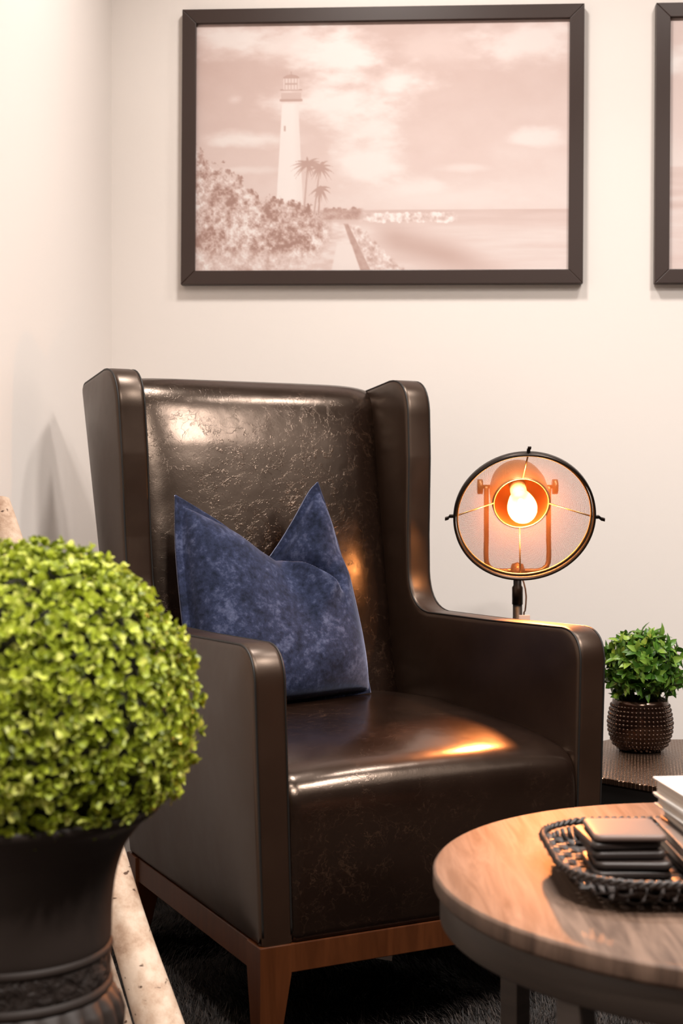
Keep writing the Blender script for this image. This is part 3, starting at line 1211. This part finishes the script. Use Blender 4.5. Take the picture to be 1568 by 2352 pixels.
# ------------------------------------------------------------------ lamp
LP = Vector((0.362, 2.88, 0))
lamp = empty('floor_lamp', LP)
tag(lamp, 'lit studio style floor lamp with round mesh shade standing behind the armchair', 'lamp')
MB().lathe([(0, 0), (0.062, 0), (0.064, 0.006), (0.062, 0.016), (0.03, 0.024), (0.012, 0.03), (0.0, 0.03)], 48).build('base', M_bronze, lamp)
MB().tube([(0, 0, 0.02), (0, 0, 0.672)], 0.0098, 20).build('pole', M_black, lamp)
MB().lathe([(0, 0.655), (0.0112, 0.655), (0.0112, 0.690), (0.0085, 0.694), (0.0085, 0.728), (0, 0.728)], 24).build('collar', M_bronze, lamp)
ax = Vector((-0.012, -0.894, -0.447)).normalized()
PIV = Vector((0, 0, 0.897))
# frame with local z along ax
zx = ax
xx_ = Vector((1, 0, 0))
xx_ = (xx_ - zx * xx_.dot(zx)).normalized()
yx = zx.cross(xx_)
HM = Matrix((xx_, yx, zx)).transposed()          # columns x, y, z


def head(V, off=0.0):
    return [tuple(PIV + HM @ Vector(p)) for p in V]


def hbuild(name, mb, m, parent=lamp, smooth=True):
    return obj(name, head(mb.v), mb.f, m, parent, smooth)


CUP, RING = 0.075, 0.135      # along the axis from the pivot
R_IN, R_OUT = 0.0555, 0.137
# housing: outer shell
hs = [(0.0, -0.052), (0.022, -0.050), (0.040, -0.040), (0.053, -0.018), (0.0585, 0.01), (0.0595, 0.04), (0.0575, CUP - 0.004), (R_IN, CUP)]
hs_in = [(R_IN - 0.0012, CUP), (0.0560, CUP - 0.006), (0.058, 0.04), (0.057, 0.01), (0.0515, -0.017), (0.039, -0.038), (0.021, -0.048), (0.0, -0.050)]
hbuild('housing', MB().lathe(hs, 56), M_lamplit)
hbuild('reflector', MB().lathe(hs_in, 56), M_copper)


def ring(z, r, t, seg=96):
    return MB().tube([(r * math.cos(2 * PI * k / seg), r * math.sin(2 * PI * k / seg), z) for k in range(seg)], t, 10, closed=True)


hbuild('inner_ring', ring(CUP, R_IN, 0.0018), M_brass)
# outer band: a flat hoop, dark outside, with a brass lip towards the bulb
hoop = MB().lathe([(R_OUT - 0.002, RING - 0.008), (R_OUT + 0.0025, RING - 0.008), (R_OUT + 0.0032, RING), (R_OUT + 0.0025, RING + 0.009), (R_OUT - 0.0015, RING + 0.009), (R_OUT - 0.002, RING - 0.008)], 96)
hbuild('outer_ring', hoop, M_bronze)
hbuild('inner_lip', ring(RING - 0.004, R_OUT - 0.005, 0.0022), M_brass)
# perforated skirt
nr_, na = 14, 128
V, F, UV = [], [], []
for i in range(na + 1):
    a = 2 * PI * i / na
    for k in range(nr_ + 1):
        q = k / nr_
        rr = R_IN + 0.002 + (R_OUT - 0.004 - R_IN - 0.002) * q
        V.append((rr * math.cos(a), rr * math.sin(a), CUP + (RING - 0.004 - CUP) * q))
        UV.append((i / na * 300, q * 44))
for i in range(na):
    for k in range(nr_):
        F.append((i * (nr_ + 1) + k, (i + 1) * (nr_ + 1) + k, (i + 1) * (nr_ + 1) + k + 1, i * (nr_ + 1) + k + 1))
ms = obj('mesh_shade', head(V), F, M_mesh, lamp)
uvl = ms.data.uv_layers.new(name='mesh_uv')
for lo in ms.data.loops:
    uvl.data[lo.index].uv = UV[lo.vertex_index]
# spokes and tabs (angles measured in the head frame; +y of it points down towards the viewer)
for deg in (90, 0, 270, 180):
    a = math.radians(deg)
    p0 = (R_IN * math.cos(a), R_IN * math.sin(a), CUP)
    p1 = ((R_OUT - 0.003) * math.cos(a), (R_OUT - 0.003) * math.sin(a), RING - 0.004)
    hbuild('spoke', MB().tube([p0, p1], 0.0016, 8), M_brass)
up_sign = 1 if (HM @ Vector((0, 1, 0))).z > 0 else -1
for deg in (0, 180, 90 * up_sign):
    a = math.radians(deg)
    c, s = math.cos(a), math.sin(a)
    mb = MB()
    e = 0.0034
    V = []
    for (rr, zz) in ((R_OUT + 0.001, RING - 0.002), (R_OUT + 0.010, RING - 0.002), (R_OUT + 0.013, RING + 0.006), (R_OUT + 0.020, RING + 0.010)):
        for (t_, h_) in ((-e, -0.0022), (e, -0.0022), (e, 0.0022), (-e, 0.0022)):
            V.append((rr * c - t_ * s, rr * s + t_ * c, zz + h_))
    F = [(3, 2, 1, 0), (12, 13, 14, 15)]
    for k in range(3):
        for i in range(4):
            j = (i + 1) % 4
            F.append((4 * k + i, 4 * k + j, 4 * k + 4 + j, 4 * k + 4 + i))
    bevel(hbuild('shutter_tab', mb.add(V, F), M_bronze, smooth=False), 0.0008, 2)
# yoke: U from pivot to pivot, hanging down to the pole
yw = 0.064
yk = [(-yw, 0, 0.897), (-yw, 0, 0.86), (-yw, 0, 0.80), (-yw, 0, 0.745), (-yw + 0.008, 0, 0.730), (-yw + 0.022, 0, 0.724), (0, 0, 0.724),
      (yw - 0.022, 0, 0.724), (yw - 0.008, 0, 0.730), (yw, 0, 0.745), (yw, 0, 0.80), (yw, 0, 0.86), (yw, 0, 0.897)]
MB().tube(catmull(yk, 60), 0.0052, 10).build('yoke', M_lamplit, lamp)
MB().lathe([(0, 0.712), (0.016, 0.712), (0.0165, 0.722), (0.012, 0.738), (0.0, 0.742)], 24).build('pivot_nut', M_lamplit, lamp)
for sgn in (-1, 1):
    MB().tube([(sgn * 0.057, 0, 0.897), (sgn * 0.072, 0, 0.897), (sgn * 0.0721, 0, 0.897), (sgn * 0.082, 0, 0.897)], [0.004, 0.004, 0.0155, 0.0155], 20).build('knob', M_lamplit, lamp)
# socket and bulb
hbuild('socket', MB().lathe([(0, -0.04), (0.0165, -0.04), (0.0175, 0.0), (0.0165, 0.022), (0.0, 0.022)], 24), M_socket)
bp = [(0.0125, 0.022), (0.0135, 0.030), (0.017, 0.042), (0.0235, 0.062), (0.0285, 0.084), (0.0295, 0.098), (0.027, 0.112), (0.020, 0.123), (0.010, 0.129), (0.0, 0.130)]
bulb = hbuild('bulb', MB().lathe([tuple(p) for p in catmull(bp, 30)], 40), M_bulb)
beam_d = bpy.data.lights.new('bulb_beam', 'SPOT')
beam_d.energy = 42
beam_d.color = (1.0, 0.30, 0.08)
beam_d.spot_size = math.radians(84)
beam_d.spot_blend = 0.6
beam_d.shadow_soft_size = 0.02
beam = bpy.data.objects.new('bulb_beam', beam_d)
C.objects.link(beam)
beam.location = LP + PIV + ax * 0.134
beam.rotation_euler = ax.to_track_quat('-Z', 'Y').to_euler()
fil = [(0.0, 0.062), (0.005, 0.065), (0.0085, 0.080), (0.0095, 0.095), (0.006, 0.108), (0.0, 0.111)]
hbuild('filament', MB().lathe(fil, 12), M_glow, bulb)
# cord and tag at the pole
MB().tube(catmull([(0.006, -0.006, 0.715), (0.012, -0.008, 0.700), (0.0165, -0.010, 0.675), (0.015, -0.009, 0.645), (0.0115, -0.006, 0.615), (0.0115, -0.002, 0.40), (0.0118, 0.0, 0.12), (0.02, 0.05, 0.03), (0.03, 0.09, 0.003)], 50), 0.0017, 6).build('cord', M_cord, lamp)
pt = bevel(MB().box(0.001, 0.024, -0.0145, -0.0115, 0.585, 0.634).build('paper_tag', M_socket, lamp, False), 0.0008, 2)
pt['label'] = 'pale pink tag'

# ------------------------------------------------------------------ topiary in urn
UX, UY = -0.340, 1.45
top = empty('topiary_plant', (UX, UY, 0))
tag(top, 'large clipped boxwood ball in a dark flared urn at the left', 'plant')


def urn_mod(r, z, a):
    if 0.262 < z < 0.372:
        w = math.sin(PI * (z - 0.262) / 0.110) ** 0.7
        return r + (abs(math.cos(13 * a)) - 0.5) * 0.010 * w
    return r


prof_u = [(0.0, 0.0), (0.088, 0.0), (0.090, 0.012), (0.086, 0.022), (0.070, 0.030), (0.048, 0.055), (0.038, 0.10), (0.036, 0.15), (0.042, 0.195), (0.055, 0.225), (0.060, 0.240), (0.064, 0.250), (0.070, 0.262),
          (0.086, 0.280), (0.100, 0.300), (0.109, 0.322), (0.1115, 0.342), (0.108, 0.358), (0.102, 0.368), (0.0985, 0.373)]
prof_low = [tuple(p) for p in prof_u]
fine = []
for (a, b) in zip(prof_low, prof_low[1:]):
    for k in range(4):
        q = k / 4
        fine.append((a[0] + (b[0] - a[0]) * q, a[1] + (b[1] - a[1]) * q))
fine.append(prof_low[-1])
MB().lathe(fine, 208, mod=urn_mod).build('pedestal_bowl', M_urn, top)
bead = [(0.0965, 0.370), (0.1005, 0.372), (0.1025, 0.3755), (0.1005, 0.379), (0.0990, 0.3815)]
MB().lathe([(0.0985, 0.380), (0.1000, 0.386), (0.1002, 0.405), (0.0990, 0.412)], 128).build('relief_band', M_band, top)
MB().lathe(bead, 96).build('bead', M_urn, top)
MB().lathe([(z0, z1 + 0.0385) for z0, z1 in bead], 96).build('bead', M_urn, top)
bell = [(0.0985, 0.416), (0.1005, 0.424), (0.1015, 0.456), (0.1055, 0.487), (0.1140, 0.515), (0.1215, 0.528), (0.134, 0.544), (0.146, 0.553), (0.1510, 0.557), (0.1525, 0.562), (0.1505, 0.566), (0.146, 0.566), (0.139, 0.560), (0.128, 0.548), (0.118, 0.536), (0.0, 0.536)]
MB().lathe([tuple(p) for p in catmull(bell[:-1], 60)] + [bell[-1]], 128).build('bell', M_urn, top)
BC = np.array([-0.3266 - UX, 0.0, 0.657])
BR_ = 0.170


def clip_ball(P):
    lim = np.interp(P[:, 2], [0.50, 0.545, 0.565, 0.585], [0.10, 0.122, 0.146, 0.30])
    rr = np.hypot(P[:, 0], P[:, 1])
    f = np.minimum(1, lim / np.maximum(rr, 1e-6))
    Q = P.copy()
    Q[:, 0] *= f
    Q[:, 1] *= f
    return Q


D, r = sphere_points(4300, 51, 0.6)
D = D[D[:, 2] > -0.60]
lump = 0.003 * np.sin(D[:, 0] * 17 + 1) * np.sin(D[:, 1] * 15 + 2) * np.sin(D[:, 2] * 16) * 2
P = D * (BR_ + lump + r.uniform(-0.019, 0.006, len(D)))[:, None] + BC
P = clip_ball(P)
Vl, Fl = leaf_cloud(P, D, 0.0098, 0.0078, 5, 52, (0.15, 1.15), pointed=False, cup=0.15)
quads_obj('foliage', Vl, Fl, M_box, top, True)
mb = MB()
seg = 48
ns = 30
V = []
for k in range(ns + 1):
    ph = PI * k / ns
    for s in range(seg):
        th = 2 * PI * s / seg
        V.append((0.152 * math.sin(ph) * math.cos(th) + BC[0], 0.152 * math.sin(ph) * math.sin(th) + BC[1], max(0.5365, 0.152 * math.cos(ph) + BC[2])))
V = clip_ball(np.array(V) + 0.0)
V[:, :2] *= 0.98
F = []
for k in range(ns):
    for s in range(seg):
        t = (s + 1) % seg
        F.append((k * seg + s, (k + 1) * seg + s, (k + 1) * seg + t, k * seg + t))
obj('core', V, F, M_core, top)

# ------------------------------------------------------------------ birch logs leaning on the left wall
def birch(name, base, tip, r0, r1, label, knots, seed):
    root = empty(name, base)
    tag(root, label, 'log', None)
    r = np.random.default_rng(seed)
    b, t = Vector((0, 0, 0)), Vector(tip) - Vector(base)
    L = t.length
    d = t.normalized()
    e1 = d.orthogonal().normalized()
    e2 = d.cross(e1)
    n, seg = 60, 28
    V = []
    ph = r.uniform(0, 6, 6)
    for i in range(n + 1):
        q = i / n
        rad = r0 + (r1 - r0) * q + 0.0015 * math.sin(9 * q + ph[0]) + 0.001 * math.sin(23 * q + ph[1])
        c = d * (L * q) + e1 * 0.004 * math.sin(5 * q + ph[2]) + e2 * 0.004 * math.sin(6 * q + ph[3])
        for k in range(seg):
            a = 2 * PI * k / seg
            rr = rad * (1 + 0.03 * math.sin(2 * a + ph[4] + 3 * q) + 0.02 * math.sin(5 * a + ph[5]))
            for (kq, ka, kh) in knots:
                dq = (q - kq) * L / 0.012
                da = math.atan2(math.sin(a - ka), math.cos(a - ka)) * rad / 0.011
                rr += kh * math.exp(-dq * dq - da * da)
            V.append(c + (e1 * math.cos(a) + e2 * math.sin(a)) * rr)
    F = []
    for i in range(n):
        for k in range(seg):
            l = (k + 1) % seg
            F.append((i * seg + k, i * seg + l, (i + 1) * seg + l, (i + 1) * seg + k))
    # foot sits flat on the rug
    V = [Vector((p.x, p.y, max(p.z, 0.0))) for p in V]
    obj('bark', V, F, M_birch, root)
    ends = MB()
    ends.add([tuple(V[n * seg + k]) for k in range(seg)] + [tuple(t + d * 0.004)], [(k, (k + 1) % seg, seg) for k in range(seg)])
    ends.build('cut_end', M_birch_cut, root, False)
    return root


birch('birch_log', (-0.202, 1.932, 0.0), (-0.596, 2.40, 0.862), 0.0325, 0.027,
      'thick pale birch log leaning on the left wall, nearest the armchair', [(0.62, 0.2, 0.003), (0.955, 2.6, 0.016), (0.40, 1.2, 0.002)], 61)
birch('birch_log', (-0.304, 2.07, 0.0), (-0.594, 2.30, 0.70), 0.030, 0.026,
      'second pale birch log half hidden between the urn and the first log', [(0.4, 1.0, 0.002)], 62)

# ------------------------------------------------------------------ coffee table with tray, coasters and books
CTX, CTY, CTZ = 0.4675, 1.603, 0.45
ct = empty('coffee_table', (CTX, CTY, 0))
tag(ct, 'round greyish brown wooden coffee table in front of the armchair', 'table')
RT = 0.362
tt = MB().lathe([(0, CTZ - 0.022), (RT - 0.004, CTZ - 0.022), (RT, CTZ - 0.018), (RT, CTZ - 0.003), (RT - 0.003, CTZ), (0.0, CTZ)], 160)
bm_top = tt.build('table_top', M_table, ct, True)
bevel(bm_top, 0.0008, 2)
ap = MB().lathe([(RT - 0.03, CTZ - 0.022), (RT - 0.03, CTZ - 0.060), (RT - 0.010, CTZ - 0.060), (RT - 0.008, CTZ - 0.057), (RT - 0.008, CTZ - 0.022)], 160)
bevel(ap.build('apron', M_table_edge, ct, True), 0.0008, 2)
for k in range(4):
    a = PI / 4 + k * PI / 2
    lg = MB().box(-0.014, 0.014, -0.014, 0.014, 0.0, CTZ - 0.022)
    c, s = math.cos(a), math.sin(a)
    V = [(0.338 * c + x * c - y * s, 0.338 * s + x * s + y * c, z) for x, y, z in lg.v]
    bevel(obj('leg', V, lg.f, M_table_edge, ct, False), 0.0015, 2)

# woven tray
TX0, TX1, TY0, TY1 = 0.235, 0.640, 1.430, 1.715
tc = ((TX0 + TX1) / 2, (TY0 + TY1) / 2)
tray = empty('woven_tray', (tc[0], tc[1], CTZ))
tag(tray, 'black woven rectangular tray with raised rim on the coffee table', 'tray')
ta, tb = (TX1 - TX0) / 2, (TY1 - TY0) / 2


def rrect(a, b, r, n=10):
    out_ = []
    for cx, cy, s in ((a - r, b - r, 0), (-a + r, b - r, 1), (-a + r, -b + r, 2), (a - r, -b + r, 3)):
        for k in range(n + 1):
            t = PI / 2 * (s + k / n)
            out_.append((cx + r * math.cos(t), cy + r * math.sin(t)))
    return out_


def tray_z(x, y):
    """height of the tray surface: flat middle, sides rising to the rim"""
    dx, dy = max(0, abs(x) - (ta - 0.062)) / 0.060, max(0, abs(y) - (tb - 0.036)) / 0.034
    q = min(1, math.hypot(dx, dy))
    return 0.007 + 0.024 * q ** 1.6


rimp = densify(rrect(ta, tb, 0.085), 0.012)
weave = MB()
pitch = 0.0165


def in_tray(x, y, m=0.0):
    ax_, ay_ = abs(x), abs(y)
    a_, b_, r_ = ta - m, tb - m, 0.085 - m
    if ax_ > a_ or ay_ > b_:
        return False
    if ax_ > a_ - r_ and ay_ > b_ - r_:
        return math.hypot(ax_ - a_ + r_, ay_ - b_ + r_) <= r_
    return True


def strip(axis, c, par):
    lim = ta if axis == 0 else tb
    pts = []
    steps = int(2 * lim / (pitch / 4))
    for k in range(steps + 1):
        t = -lim + 2 * lim * k / steps
        x, y = (t, c) if axis == 0 else (c, t)
        if in_tray(x, y, 0.001):
            wv_ = math.cos(PI * t / pitch + par * PI) * 0.0022
            pts.append((x, y, tray_z(x, y) + wv_))
    if len(pts) > 3:
        w = 0.0071
        n = len(pts)
        V = []
        for p in pts:
            for (o_, h_) in ((-w, -0.0008), (w, -0.0008), (w, 0.0008), (-w, 0.0008)):
                V.append((p[0], p[1] + o_, p[2] + h_) if axis == 0 else (p[0] + o_, p[1], p[2] + h_))
        F = [(3, 2, 1, 0), tuple(4 * (n - 1) + i for i in range(4))]
        for k in range(n - 1):
            for i in range(4):
                j = (i + 1) % 4
                F.append((4 * k + i, 4 * k + j, 4 * k + 4 + j, 4 * k + 4 + i))
        weave.add(V, F)


for k in range(-int(tb / pitch), int(tb / pitch) + 1):
    strip(0, k * pitch, k % 2)
for k in range(-int(ta / pitch), int(ta / pitch) + 1):
    strip(1, k * pitch, (k + 1) % 2)
weave.build('woven_bottom', M_tray, tray, False)
rm = MB()
nrm_ = len(rimp)
for off, ph in ((0.0, 0.0), (0.0, PI)):
    pts = []
    for i, (x, y) in enumerate(densify(rimp, 0.004)):
        s = i * 0.004
        a = s / 0.009 * PI + ph
        nx, ny = x / ta, y / tb
        L = math.hypot(nx, ny)
        pts.append((x + nx / L * 0.0020 * math.cos(a), y + ny / L * 0.0020 * math.cos(a), 0.033 + 0.0025 * math.sin(a)))
    rm.tube(pts, 0.0027, 7, closed=True)
rm.build('braided_rim', M_tray, tray)
ft = MB()
for i, (x, y) in enumerate(densify(rrect(ta - 0.014, tb - 0.014, 0.072), 0.0165)):
    # loops below the rim
    L = math.hypot(x, y)
    ft.tube([(x * 1.03, y * 1.03, 0.030), (x * 1.02, y * 1.02, 0.021), (x, y, 0.015)], 0.0024, 7)
ft.build('rim_loops', M_tray, tray)
lowr = MB().tube([(x, y, 0.003) for x, y in densify(rrect(ta - 0.075, tb - 0.075, 0.045), 0.01)], 0.003, 7, closed=True).build('foot_ring', M_tray, tray)

# coasters
cl = rrect(0.041, 0.044, 0.010, 6)
z = CTZ + 0.0112
coaster_spec = [
    (0.318, 1.572, 0.010, 0.02, 1.05, 'dark leather square coaster at the bottom of the stack on the tray'),
    (0.321, 1.570, 0.010, -0.03, 1.03, 'dark leather square coaster second from the bottom of the stack'),
    (0.315, 1.574, 0.0105, 0.03, 1.00, 'dark leather square coaster in the middle of the stack on the tray'),
    (0.309, 1.575, 0.010, 0.10, 0.98, 'dark leather square coaster just under the taupe topmost coaster'),
    (0.3165, 1.570, 0.0085, 0.0, 0.98, 'taupe topped square coaster lying topmost of the coaster stack')]
for i, (x, y, t, rz, sc_, lab_) in enumerate(coaster_spec):
    Vc, Fc = slab([(a * sc_, b * sc_) for a, b in cl], t - 0.0012, (t - 0.0013) * 0.42, 0.0001, 0.0009, 0.006, 0.012, 3, 0.012)
    Vc = [(a, b, c + t / 2) for a, b, c in Vc]
    o = obj('coaster', Vc, Fc, M_coaster_top if i == 4 else M_coaster, None, True, loc=(x, y, z), rz=rz)
    tag(o, lab_, 'coaster', 'leather coasters stacked on the tray')
    z += t

# books: origin at the back left corner, local x to the right, y towards the camera is negative
z = CTZ + 0.0112
book_spec = [
    (0.377, 1.674, 0.018, 0.02, 0.205, 0.165, M_cover_dark, 'dark covered book at the bottom of the book stack'),
    (0.374, 1.676, 0.016, 0.00, 0.200, 0.165, M_cover_taupe, 'taupe covered book second from the bottom of the book stack'),
    (0.382, 1.678, 0.014, 0.04, 0.195, 0.162, M_cover_dark, 'thin dark covered book in the middle of the book stack'),
    (0.376, 1.684, 0.013, 0.09, 0.195, 0.160, M_cover_white, 'thin white covered book second from the top of the book stack'),
    (0.374, 1.682, 0.021, 0.11, 0.190, 0.160, M_cover_white, 'thick white covered book lying topmost of the book stack')]
for (x, y, t, rz, bw, bd, cm_, lab_) in book_spec:
    root = empty('book', (x, y, z), rz)
    tag(root, lab_, 'book', 'books stacked on the coffee table')
    ct_ = 0.0022
    cv = MB()
    cv.box(0, bw, -bd, 0, 0, ct_)
    cv.box(0, bw, -bd, 0, t - 0.0004 - ct_, t - 0.0004)
    cv.box(bw - ct_, bw, -bd, 0, ct_, t - 0.0004 - ct_)
    bevel(cv.build('cover', cm_, root, False), 0.0006, 2)
    MB().box(0.004, bw - ct_, -bd + 0.004, -0.004, ct_, t - 0.0004 - ct_).build('pages', M_pages, root, False)
    z += t

# ------------------------------------------------------------------ shag rug
rug = MB().box(-0.58, 1.70, 0.9, 3.30, -0.014, -0.001).build('shag_rug', M_rugbase, None, False)
tag(rug, 'dark grey brown shag rug under the armchair and coffee table', 'rug')
n = 150000
r = np.random.default_rng(77)
x = r.uniform(-0.56, 1.15, n)
y = r.uniform(2.05, 3.28, n)
keep = np.ones(n, bool)
x, y = x[keep], y[keep]
n = len(x)
cl_ = np.sin(x * 41 + 2 * np.sin(y * 23)) * np.sin(y * 37 + 1.5 * np.sin(x * 29))
az = 2.2 + 1.6 * np.sin(x * 9 + 1.3) + 1.5 * np.sin(y * 11) + r.normal(0, 0.6, n)
lean = np.clip(0.75 + 0.25 * cl_ + r.normal(0, 0.15, n), 0.2, 1.25)
L = 0.026 * r.uniform(0.7, 1.2, n)
w = 0.0009
d = np.stack([np.cos(az) * np.sin(lean), np.sin(az) * np.sin(lean), np.cos(lean)], 1)
sd = np.stack([-np.sin(az), np.cos(az), np.zeros(n)], 1)
b0 = np.stack([x, y, np.full(n, -0.002)], 1)
mid = b0 + np.stack([np.cos(az) * np.sin(lean * .5), np.sin(az) * np.sin(lean * .5), np.cos(lean * .5)], 1) * (L * 0.5)[:, None]
tip = mid + np.stack([np.cos(az) * np.sin(lean * 1.2), np.sin(az) * np.sin(lean * 1.2), np.cos(lean * 1.2)], 1) * (L * 0.5)[:, None]
V = np.stack([b0 - sd * w, b0 + sd * w, mid - sd * w, mid + sd * w, tip - sd * w * .3, tip + sd * w * .3], 1).reshape(-1, 3)
base = (np.arange(n) * 6)[:, None, None]
F = (base + np.array([[0, 1, 3, 2], [2, 3, 5, 4]])[None]).reshape(-1, 4)
pile = quads_obj('pile', V, F, M_pile, rug, True)
pile['kind'] = 'stuff'
